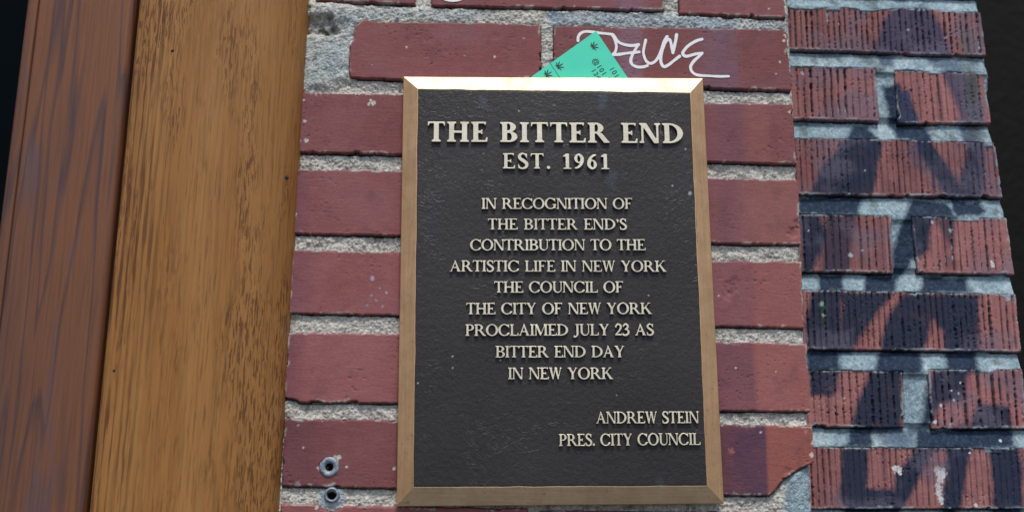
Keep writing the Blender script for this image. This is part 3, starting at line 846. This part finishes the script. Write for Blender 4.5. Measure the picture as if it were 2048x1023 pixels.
    if ch == '2':
        R.sweep([(.07,.74),(.12,.90),(.28,.985),(.44,.90),(.47,.72),(.40,.50),(.24,.28),(.06,.06)], [t*.8,t*.8,t*.9,T*.45,T*.5,T*.42,t*.7,t*.7])
        R.rect(.03, 0, .52, h*1.7); R.poly([(.40,0),(.52,0),(.57,.22),(.54,.22),(.48,.12)]); return R, .60
    if ch == '3':
        R.sweep([(.06,.80),(.14,.93),(.28,.985),(.42,.90),(.42,.72),(.34,.60),(.20,.53)], [t*.7,t*.8,t,T*.45,T*.48,t,t*.5])
        R.sweep([(.22,.54),(.40,.48),(.48,.32),(.44,.14),(.28,.02),(.12,.02),(.05,.08)], [t*.5,T*.4,T*.52,T*.5,t*.9,t*.8,t*1.1]); return R, .56
    if ch == '.': R.m |= R.ell(.13, .09, .105, .105); return R, .26
    if ch == "'":
        R.m |= R.ell(.12, .88, .09, .09); R.sweep([(.16,.88),(.16,.76),(.06,.64)], [.055,.05,.015]); return R, .25
    return R, .4

# ------------------------------------------------------------------ the plaque
plq = empty('memorial_plaque', (0, 0, CAM_Z+.1))
props(plq, 'dark plaque reading THE BITTER END in a pale brass frame on red brick', 'plaque')
ROT = .0209440185
# centre and size from the survey (mm)
PU, PV, PWD, PHT = 59.784, 156.599 + CAM_Z*1000, 253.444, 350.551
plq.location = (PU*MM, 0, PV*MM); plq.rotation_euler = (0, -ROT, 0)
bpy.context.view_layer.update()
def loc(px, py, y):
    x, z = W(px, py, y); x -= PU; z -= PV
    return x*math.cos(ROT)+z*math.sin(ROT), -x*math.sin(ROT)+z*math.cos(ROT)
def plink(name, me, mat, parent=None):
    o = bpy.data.objects.new(name, me)
    if not me.materials: me.materials.append(mat)
    COL.objects.link(o); o.parent = parent or plq; return o

def mat_bronze(name, col, dark, sc, rough, metal=.85):
    M = NM(name)
    br = M.noise(M.pos(sc), 700, 4, .6)
    bl = M.noise(M.pos(), 45, 5, .7)
    c = M.mix(M.ramp(bl, [(.35, BLACK), (.7, WHITE)]), col, tuple(v*.74 for v in col))
    sp = M.ramp(M.noise(M.pos(), 210, 3, .6), [(.62, BLACK), (.74, WHITE)])
    c = M.mix(M.math('MULTIPLY', sp, .6), c, dark)
    c = M.mix(1.0, c, M.ramp(br, [(.3, g(.86)), (.7, g(1.08))]), 'MULTIPLY')
    r = M.math('MULTIPLY_ADD', bl, .2, rough-.1)
    return M.out(c, r, metal, M.bump(br, .0002, .35))
M_FH = mat_bronze('brushed_bronze_crosswise', (.74, .56, .36), (.3, .2, .1), (.03, 1, 1), .52)
M_FV = mat_bronze('brushed_bronze_upright', (.76, .47, .25), (.3, .2, .1), (1, 1, .03), .50)
M_LET = mat_bronze('polished_letter_bronze', (.98, .90, .70), (.6, .5, .36), (.05, 1, 1), .40, .38)

Msd = NM('dark_letter_flank'); M_SIDE = Msd.out(Msd.mix(Msd.noise(Msd.pos(), 300, 3), (.02, .017, .015), (.06, .05, .035)), .6, .2)
w2, h2 = PWD/2, PHT/2
OUT = [(-w2, h2), (w2, h2), (w2, -h2), (-w2, -h2)]
INN = [loc(836, 178, -12), loc(1380, 186, -12), loc(1414, 970, -12), loc(827, 973, -12)]
YB_, YO, YI, YPN = -1.6, -7.0, -12.0, -11.95
for k in range(4):
    a, b = np.array(OUT[k]), np.array(OUT[(k+1) % 4]); c, d = np.array(INN[k]), np.array(INN[(k+1) % 4])
    rs = np.random.RandomState(k); n = 90; v = []; f = []
    cen = np.zeros(2)
    jit = np.convolve(rs.uniform(-1, 1, n+9), np.ones(5)/5, 'valid')[:n+1]*.55
    for i in range(n+1):
        t = i/n; gap = .035
        t2 = gap/250 + t*(1-2*gap/250)
        po = a+(b-a)*t2; pi = c+(d-c)*t2
        inward = (pi-po); inward = inward/np.linalg.norm(inward)
        jn = jit[i]*min(1, min(t, 1-t)*25)
        pj = pi+inward*jn
        rows = [(po, YB_), (po, YO+.5), (po+inward*.5, YO-.15), (po+(pj-po)*.5, (YO+YI)/2-.12), (pj-inward*.5, YI+.03), (pj, YI+.05), (pj+inward*.02, YI+1.4), (pj, YB_)]
        for q, y in rows: v.append((q[0]*MM, y*MM, q[1]*MM))
    m_ = 8
    for i in range(n):
        for j in range(m_):
            f.append((i*m_+j, i*m_+(j+1) % m_, (i+1)*m_+(j+1) % m_, (i+1)*m_+j))
    f += [tuple(range(m_))[::-1], tuple(range(n*m_, n*m_+m_))]
    me = shade(mesh('frame_strip', v, f), 12)
    bm_ = None
    plink('frame_strip', me, M_FH if k in (0, 2) else M_FV)

# panel
def mat_panel():
    M = NM('dark_pebbled_bronze')
    n1 = M.noise(M.pos(), 240, 5, .65); n2 = M.noise(M.pos((1, 1, 1.7)), 620, 3, .6)
    big = M.noise(M.pos(), 13, 3, .55)
    c = M.mix(M.ramp(big, [(.35, BLACK), (.65, WHITE)]), (.025, .0215, .021), (.033, .029, .029))
    cr = M.n('ShaderNodeTexVoronoi', feature='DISTANCE_TO_EDGE'); cr.inputs['Scale'].default_value = 60
    wv = M.n('ShaderNodeVectorMath', operation='ADD'); M.l(M.pos(), wv.inputs[0])
    nc = M.n('ShaderNodeTexNoise'); nc.inputs['Scale'].default_value = 90; M.l(M.pos(), nc.inputs['Vector'])
    sc = M.n('ShaderNodeVectorMath', operation='SCALE'); M.l(nc.outputs['Color'], sc.inputs[0]); sc.inputs['Scale'].default_value = .03
    M.l(sc.outputs[0], wv.inputs[1]); M.l(wv.outputs[0], cr.inputs['Vector'])
    crack = M.math('MULTIPLY', M.ramp(cr.outputs['Distance'], [(.0, WHITE), (.035, BLACK)]), M.ramp(M.noise(M.pos(), 34, 3), [(.5, BLACK), (.62, WHITE)]))
    c = M.mix(M.math('MULTIPLY', crack, .10), c, (.22, .22, .24))
    sp = M.ramp(M.noise(M.pos(), 330, 2, .5), [(.76, BLACK), (.79, WHITE)])
    c = M.mix(M.math('MULTIPLY', sp, .55), c, (.32, .30, .30))
    tc, ta = M.tint(); c = M.mix(ta, c, tc)
    h = M.math('ADD', M.math('ADD', n1, M.math('MULTIPLY', n2, .4)), M.math('MULTIPLY', crack, .35))
    return M.out(c, M.ramp(n1, [(.3, g(.52)), (.7, g(.40))]), .15, M.bump(h, .0008, .6), .5)
P4 = INN
xs = [p[0] for p in P4]; zs = [p[1] for p in P4]
X, Z = np.meshgrid(np.arange(min(xs)-1, max(xs)+1, .7), np.arange(min(zs)-1, max(zs)+1, .7))
d = sdf(X, Z, P4)
wr = np.abs(fbm(X*.8, Z*1.3, 9, 301, 4)); pb = fbm(X, Z, 2.6, 303, 3)
Y = YPN - .07*pb + .22*np.clip(.10-wr, 0, 1)*3 - .12*fbm(X, Z, 40, 305, 2)
Y = Y + .16*sstep(1.2, .2, d)
T = np.zeros(X.shape+(4,))
for px, py, r, a in ((967, 205, 15, .25), (1205, 200, 18, .3), (1225, 365, 24, .22), (1215, 345, 12, .2), (1320, 965, 12, .15), (945, 880, 8, .18), (960, 800, 6, .1), (935, 925, 6, .12)):
    lx, lz = loc(px, py, YPN)
    rr = np.hypot((X-lx)/.7, (Z-lz)/1.4)*2.3 + fbm(X, Z, 6, 310+px, 4)*r*.7
    T = over(T, (.09, .13, .20), a*sstep(r, r*.2, rr))
for px, py, r in ((1380, 386, 4), (967, 307, 2), (1038, 222, 2), (1371, 298, 2.2), (1345, 371, 2), (905, 735, 2), (1297, 590, 2), (1001, 720, 2), (836, 765, 2.4), (1305, 840, 3), (1390, 300, 1.6), (905, 712, 1.6), (1233, 790, 1.6)):
    lx, lz = loc(px, py, YPN)
    rr = np.hypot(X-lx, Z-lz) + fbm(X, Z, 1.6, px, 2)*.4
    T = over(T, (.45, .46, .50), .75*sstep(r*.5, r*.3, rr))
me = grid_mesh('panel', X, Z, Y, T, d > -1.0)
plink('panel', me, mat_panel())
plink('back_plate', box_mesh('back_plate', -w2+6, w2-6, YPN+3.4, YB_-.1, -h2+6, h2-6), M_FH)

# lettering
LINES = [  # text, left x, right x, baseline y left, baseline y right, cap height (photo px), weight
 ("THE BITTER END", 855, 1367.5, 283.3, 286.8, 40.0, 'T'),
 ("EST. 1961", 1005.5, 1218, 337.0, 338.6, 30.5, 'M'),
 ("IN RECOGNITION OF", 963, 1265.5, 417.6, 417.6, 20.6, 'b'),
 ("THE BITTER END'S", 976, 1254, 458.8, 459.0, 20.6, 'b'),
 ("CONTRIBUTION TO THE", 940, 1291.5, 500.4, 500.2, 20.6, 'b'),
 ("ARTISTIC LIFE IN NEW YORK", 899.5, 1334, 542.6, 543.0, 20.8, 'b'),
 ("THE COUNCIL OF", 988.6, 1247.6, 584.8, 584.6, 20.9, 'b'),
 ("THE CITY OF NEW YORK", 932.5, 1305, 628.0, 627.4, 20.9, 'b'),
 ("PROCLAIMED JULY 23 AS", 930.6, 1308, 671.0, 669.8, 20.9, 'b'),
 ("BITTER END DAY", 991, 1249.7, 714.2, 713.8, 21.0, 'b'),
 ("IN NEW YORK", 1016, 1227, 757.6, 757.2, 21.2, 'b'),
 ("ANDREW STEIN", 1192.5, 1398.5, 846.0, 845.2, 21.0, 'b'),
 ("PRES. CITY COUNCIL", 1118, 1401.5, 891.0, 888.6, 21.2, 'b'),
]
WT = {'T': dict(T=.225, t=.10, s=.085, h=.082), 'M': dict(T=.195, t=.08, s=.08, h=.075), 'b': dict(T=.168, t=.082, s=.085, h=.066)}
GC = {}
YL = -14.2
def get(ch, wt, sc, key):
    if (ch, key) not in GC:
        R, adv = glyph(ch, **WT[wt])
        GC[(ch, key)] = (solid('letter', R.loops(), sc*MM, 2.6*MM, (.16 if wt == 'b' else .26)*MM, M_LET), adv)
    return GC[(ch, key)]
for txt, xa_, xb_, ya_, yb_, cap, wt in LINES:
    A = np.array(loc(xa_, ya_, YL)); B = np.array(loc(xb_, yb_, YL))
    Tp = np.array(loc((xa_+xb_)/2, (ya_+yb_)/2-cap, YL)); Mi = (A+B)/2
    caph = np.linalg.norm(Tp-Mi)
    if wt == 'b': caph = 9.05 if ya_ < 800 else 9.05
    key = wt
    L = np.linalg.norm(B-A)/caph
    advs = [get(c, wt, caph, key)[1] if c != ' ' else (.43 if wt == 'b' else .36) for c in txt]
    xs_ = min(1.1, max(.84, (L-(.012 if wt == 'b' else .10)*(len(txt)-1))/sum(advs)))
    advs = [a*xs_ for a in advs]
    gap = (L-sum(advs))/(len(txt)-1)
    sp_extra = 0
    if wt == 'b' and gap > .12: pass
    dirv = (B-A)/np.linalg.norm(B-A); ang = math.atan2(dirv[1], dirv[0])
    x = 0
    for c, ad in zip(txt, advs):
        if c != ' ':
            o = plink('letter', get(c, wt, caph, key)[0], M_LET)
            p = A+dirv*x*caph
            o.location = (p[0]*MM, (YL+1.45+rng.uniform(-.05, .05))*MM, p[1]*MM)
            o.scale = (xs_, 1, 1)
            o.rotation_euler = (math.pi/2, -(ang+rng.uniform(-.006, .006)), 0)
        x += ad+gap

# ------------------------------------------------------------------ green card tucked behind the plaque
YC = -.75
apex = np.array(W(1192, 62, YC)); le = np.array(W(1068, 150, YC)); ri = np.array(W(1253, 152, YC))
dv = (ri-apex)/np.linalg.norm(ri-apex)             # reading direction of the print (down-right)
du = np.array([dv[1], -dv[0]])                     # towards lower left, square to it
if du @ (le-apex) < 0: du = -du
du = (le-apex)/np.linalg.norm(le-apex)
card_v = [apex, apex+dv*88, apex+dv*88+du*98, apex+du*98]
Mc = NM('mint_green_card')
MC = Mc.out(Mc.mix(Mc.noise(Mc.pos(), 90, 3), (.065, .74, .50), (.085, .80, .56)), .42, 0, Mc.bump(Mc.noise(Mc.pos(), 40, 2), .001, .3), .5)
Mi_ = NM('black_print'); MI = Mi_.out(Mi_.mix(Mi_.noise(Mi_.pos(), 900, 3), (.012, .03, .022), (.02, .05, .035)), .6)
card = empty('card', (apex[0]*MM, YC*MM, apex[1]*MM))
props(card, 'mint green paper card with dark leaf prints tucked behind the top of the plaque', 'card')
v = [(p[0]*MM, y*MM, p[1]*MM) for y in (YC, YC+.35) for p in card_v]
f = [(0, 1, 2, 3), (7, 6, 5, 4)]+[(i, i+4, (i+1) % 4+4, (i+1) % 4) for i in range(4)]
me = mesh('sheet', v, f); link('sheet', me, card, MC)
def print_at(name, me, p, ang, lift=.06):
    o = link(name, me, None, MI)
    o.parent = card
    o.location = ((p[0]-apex[0])*MM, -lift*MM, (p[1]-apex[1])*MM)
    o.rotation_euler = (math.pi/2, -ang, 0)
    return o
ca = math.atan2(dv[1], dv[0])
R = Ras(12, 12, 24, 1, 1)
for a_, ln in ((90, 5.2), (48, 5.2), (132, 5.0), (10, 4.2), (170, 4.0), (-28, 2.6), (208, 2.6)):
    c_, s_ = math.cos(math.radians(a_)), math.sin(math.radians(a_)); cx_, cy_ = 6, 4
    R.poly([(cx_, cy_), (cx_+c_*ln*.3-s_*.42, cy_+s_*ln*.3+c_*.42), (cx_+c_*ln*.65-s_*.5, cy_+s_*ln*.65+c_*.5), (cx_+c_*ln, cy_+s_*ln), (cx_+c_*ln*.65+s_*.5, cy_+s_*ln*.65-c_*.5), (cx_+c_*ln*.3+s_*.42, cy_+s_*ln*.3-c_*.42)])
R.rect(5.85, 2.2, 6.15, 4.2)
leaf_me = solid('leaf_print', [[((x-6)*1.12, (y-4)*1.12) for x, y in lp] for lp in R.loops(1.2, .04)], MM, .04*MM, 0, MI)
for px, py in ((1185.5, 94), (1116, 133.5), (1093, 150)):
    print_at('leaf_print', leaf_me, W(px, py, YC), ca)
def text_me(s, size):
    cu = bpy.data.curves.new('t', 'FONT'); cu.body = s; cu.size = size*MM; cu.extrude = .02*MM
    cu.space_character = 1.2; cu.offset = .00009
    ob = bpy.data.objects.new('t', cu); COL.objects.link(ob)
    me = bpy.data.meshes.new_from_object(ob.evaluated_get(bpy.context.evaluated_depsgraph_get()))
    bpy.data.objects.remove(ob); bpy.data.curves.remove(cu); me.name = 'lettering'
    me.materials.clear(); me.materials.append(MI); return me
print_at('lettering', text_me('@101 E', 6.2), W(1184, 120, YC), ca)
print_at('lettering', text_me('134', 6.0), W(1181.5, 141, YC), ca)
print_at('lettering', text_me('101 P', 6.2), W(1218, 137.5, YC), ca)
p0 = np.array(W(1098, 124, YC))
R = Ras(30, 1, 10, 1, 1); R.rect(0, 0, 30, .42)
print_at('fold_line', solid('fold_line', R.loops(.6, .05), MM, .04*MM, 0, MI), p0, ca)  # fold in the card, drawn as a dark strip

# ------------------------------------------------------------------ white marker tag
Mt = NM('white_paint_marker'); MT = Mt.out(Mt.mix(Mt.noise(Mt.pos(), 260, 4), (.86, .87, .89), (.92, .93, .95)), .5, 0, Mt.bump(Mt.noise(Mt.pos(), 500, 3), .0004, .4))
def zoomp(a, b): return W(1130+a/5.851, 40+b/5.851, -.5)
ox_, oz_ = W(1125, 175, 0)
R = Ras(165, 62, 7, 4, 4)
def stroke(pts, w=1.32, raw=False):
    P = [zoomp(*p) if not raw else W(*p, -.5) for p in pts]
    R.sweep([(p[0]-ox_, p[1]-oz_) for p in P], [w*random.uniform(.84, 1.1) for p in P])
stroke([(152,245),(155,200),(180,160),(230,137),(300,138),(400,152),(480,160),(560,170)])
stroke([(545,168),(580,220),(600,300),(592,365),(562,405)])
stroke([(575,190),(610,240),(650,272),(720,294),(790,300),(862,288)])
stroke([(575,408),(640,402),(720,390),(800,382),(868,374)])
stroke([(858,292),(820,350),(785,420),(770,475),(785,520),(840,548),(910,550),(965,535)])
stroke([(945,235),(930,300),(918,380),(935,450),(965,495),(1010,508),(1060,480),(1105,410),(1135,330),(1160,250),(1195,195)])
stroke([(1165,275),(1140,350),(1122,430),(1125,500),(1155,545),(1205,530),(1270,480),(1340,425)])
stroke([(1165,280),(1195,235),(1225,232),(1240,270),(1252,330),(1262,385)])
stroke([(1262,385),(1280,310),(1296,240),(1306,172)])
stroke([(1605,225),(1550,240),(1490,270),(1435,310),(1395,355),(1378,395),(1410,425),(1460,418),(1530,398),(1605,388)])
stroke([(1605,388),(1565,430),(1510,480),(1472,540),(1478,590),(1515,630),(1580,648),(1700,655),(1800,660),(1915,658)], 1.25)
tag_me = solid('graffiti_tag', R.loops(1.3, .05), MM, .05*MM, 0, MT)
tg = bpy.data.objects.new('graffiti_tag', tag_me); COL.objects.link(tg)
tg.location = (ox_*MM, -.36*MM, oz_*MM); tg.rotation_euler = (math.pi/2, 0, 0)
props(tg, 'white paint marker scrawl on the red brick just above the plaque', 'graffiti')
R = Ras(60, 50, 7, 4, 4)
ox_, oz_ = W(862, 20, 0)
R.sweep([(p[0]-ox_, p[1]-oz_) for p in Wp([(872,-30),(880,-8),(898,0),(918,-1),(938,-12),(948,-32),(940,-48)], -.5)], 1.5)
t2 = bpy.data.objects.new('graffiti_tag', solid('graffiti_tag', R.loops(1.3, .05), MM, .05*MM, 0, MT)); COL.objects.link(t2)
t2.location = (ox_*MM, -.36*MM, oz_*MM); t2.rotation_euler = (math.pi/2, 0, 0)
props(t2, 'white curve of marker paint cut off by the upper edge of the photo', 'graffiti')

# ------------------------------------------------------------------ wall anchors
Ma = NM('lead_anchor'); f_ = Ma.noise(Ma.pos(), 420, 4, .6)
MA = Ma.out(Ma.mix(Ma.ramp(f_, [(.35, BLACK), (.65, WHITE)]), (.16, .21, .26), (.36, .43, .49)), .5, .35, Ma.bump(f_, .001, .6))
Mk = NM('hole_shade'); MK = Mk.out(Mk.mix(Mk.noise(Mk.pos(), 500, 2), (.006, .006, .006), (.015, .012, .012)), .9)  # black lining colour stands in for shade inside the anchor hole
def lathe(name, prof, n, cx, cz, y, mat, parent, jit=0, seed=0, tilt=0):
    rs = np.random.RandomState(seed); v = []; f = []
    jj = [1+jit*rs.uniform(-1, 1) for _ in range(n)]
    for r, yy in prof:
        for i in range(n):
            a = 2*math.pi*i/n; q = r*(1+(jj[i]-1)*(r/prof[-1][0])**3)
            v.append(((cx+q*math.cos(a))*MM, (y+yy+tilt*math.sin(a)*r*.1)*MM, (cz+q*math.sin(a))*MM))
    m = len(prof)
    for j in range(m-1):
        for i in range(n):
            f.append((j*n+i, j*n+(i+1) % n, (j+1)*n+(i+1) % n, (j+1)*n+i))
    return link(name, mesh(name, v, f, True), parent, mat)
for k, (px, py, prof, lab) in enumerate((
    (658.5, 933, [(3.0, .9), (3.4, .1), (4.6, -1.0), (6.2, -1.3), (7.3, -.7), (7.9, .5), (8.0, 2.5)], 'grey lead wall anchor with chipped edge set in the face of the brick'),
    (663.5, 988.5, [(3.6, .6), (3.9, -.6), (4.5, -1.2), (5.4, -.9), (5.9, .3), (6.1, 3.5)], 'grey lead wall anchor sunk in the mortar joint below the other one'))):
    a, b = W(px, py, 0)
    e = empty('wall_anchor', (a*MM, 0, b*MM)); props(e, lab, 'wall anchor', 'screw anchors left of the plaque')
    lathe('collar', prof, 40, a, b, 0, MA, e, .05, k)
    lathe('hole', [(.01, 8), (prof[0][0], 8.2), (prof[0][0]+.02, prof[0][1]-.1)], 20, a, b, 0, MK, e)

# ------------------------------------------------------------------ pavement
Mp = NM('pavement_concrete')
MP = Mp.out(Mp.mix(Mp.noise(Mp.pos(), 3, 5), (.09, .088, .085), (.13, .125, .12)), .9)
pv = link('pavement', mesh('pavement', [(-60, -60, 0), (60, -60, 0), (60, 60, 0), (-60, 60, 0)], [(0, 1, 2, 3)]), None, MP)
pv['kind'] = 'structure'
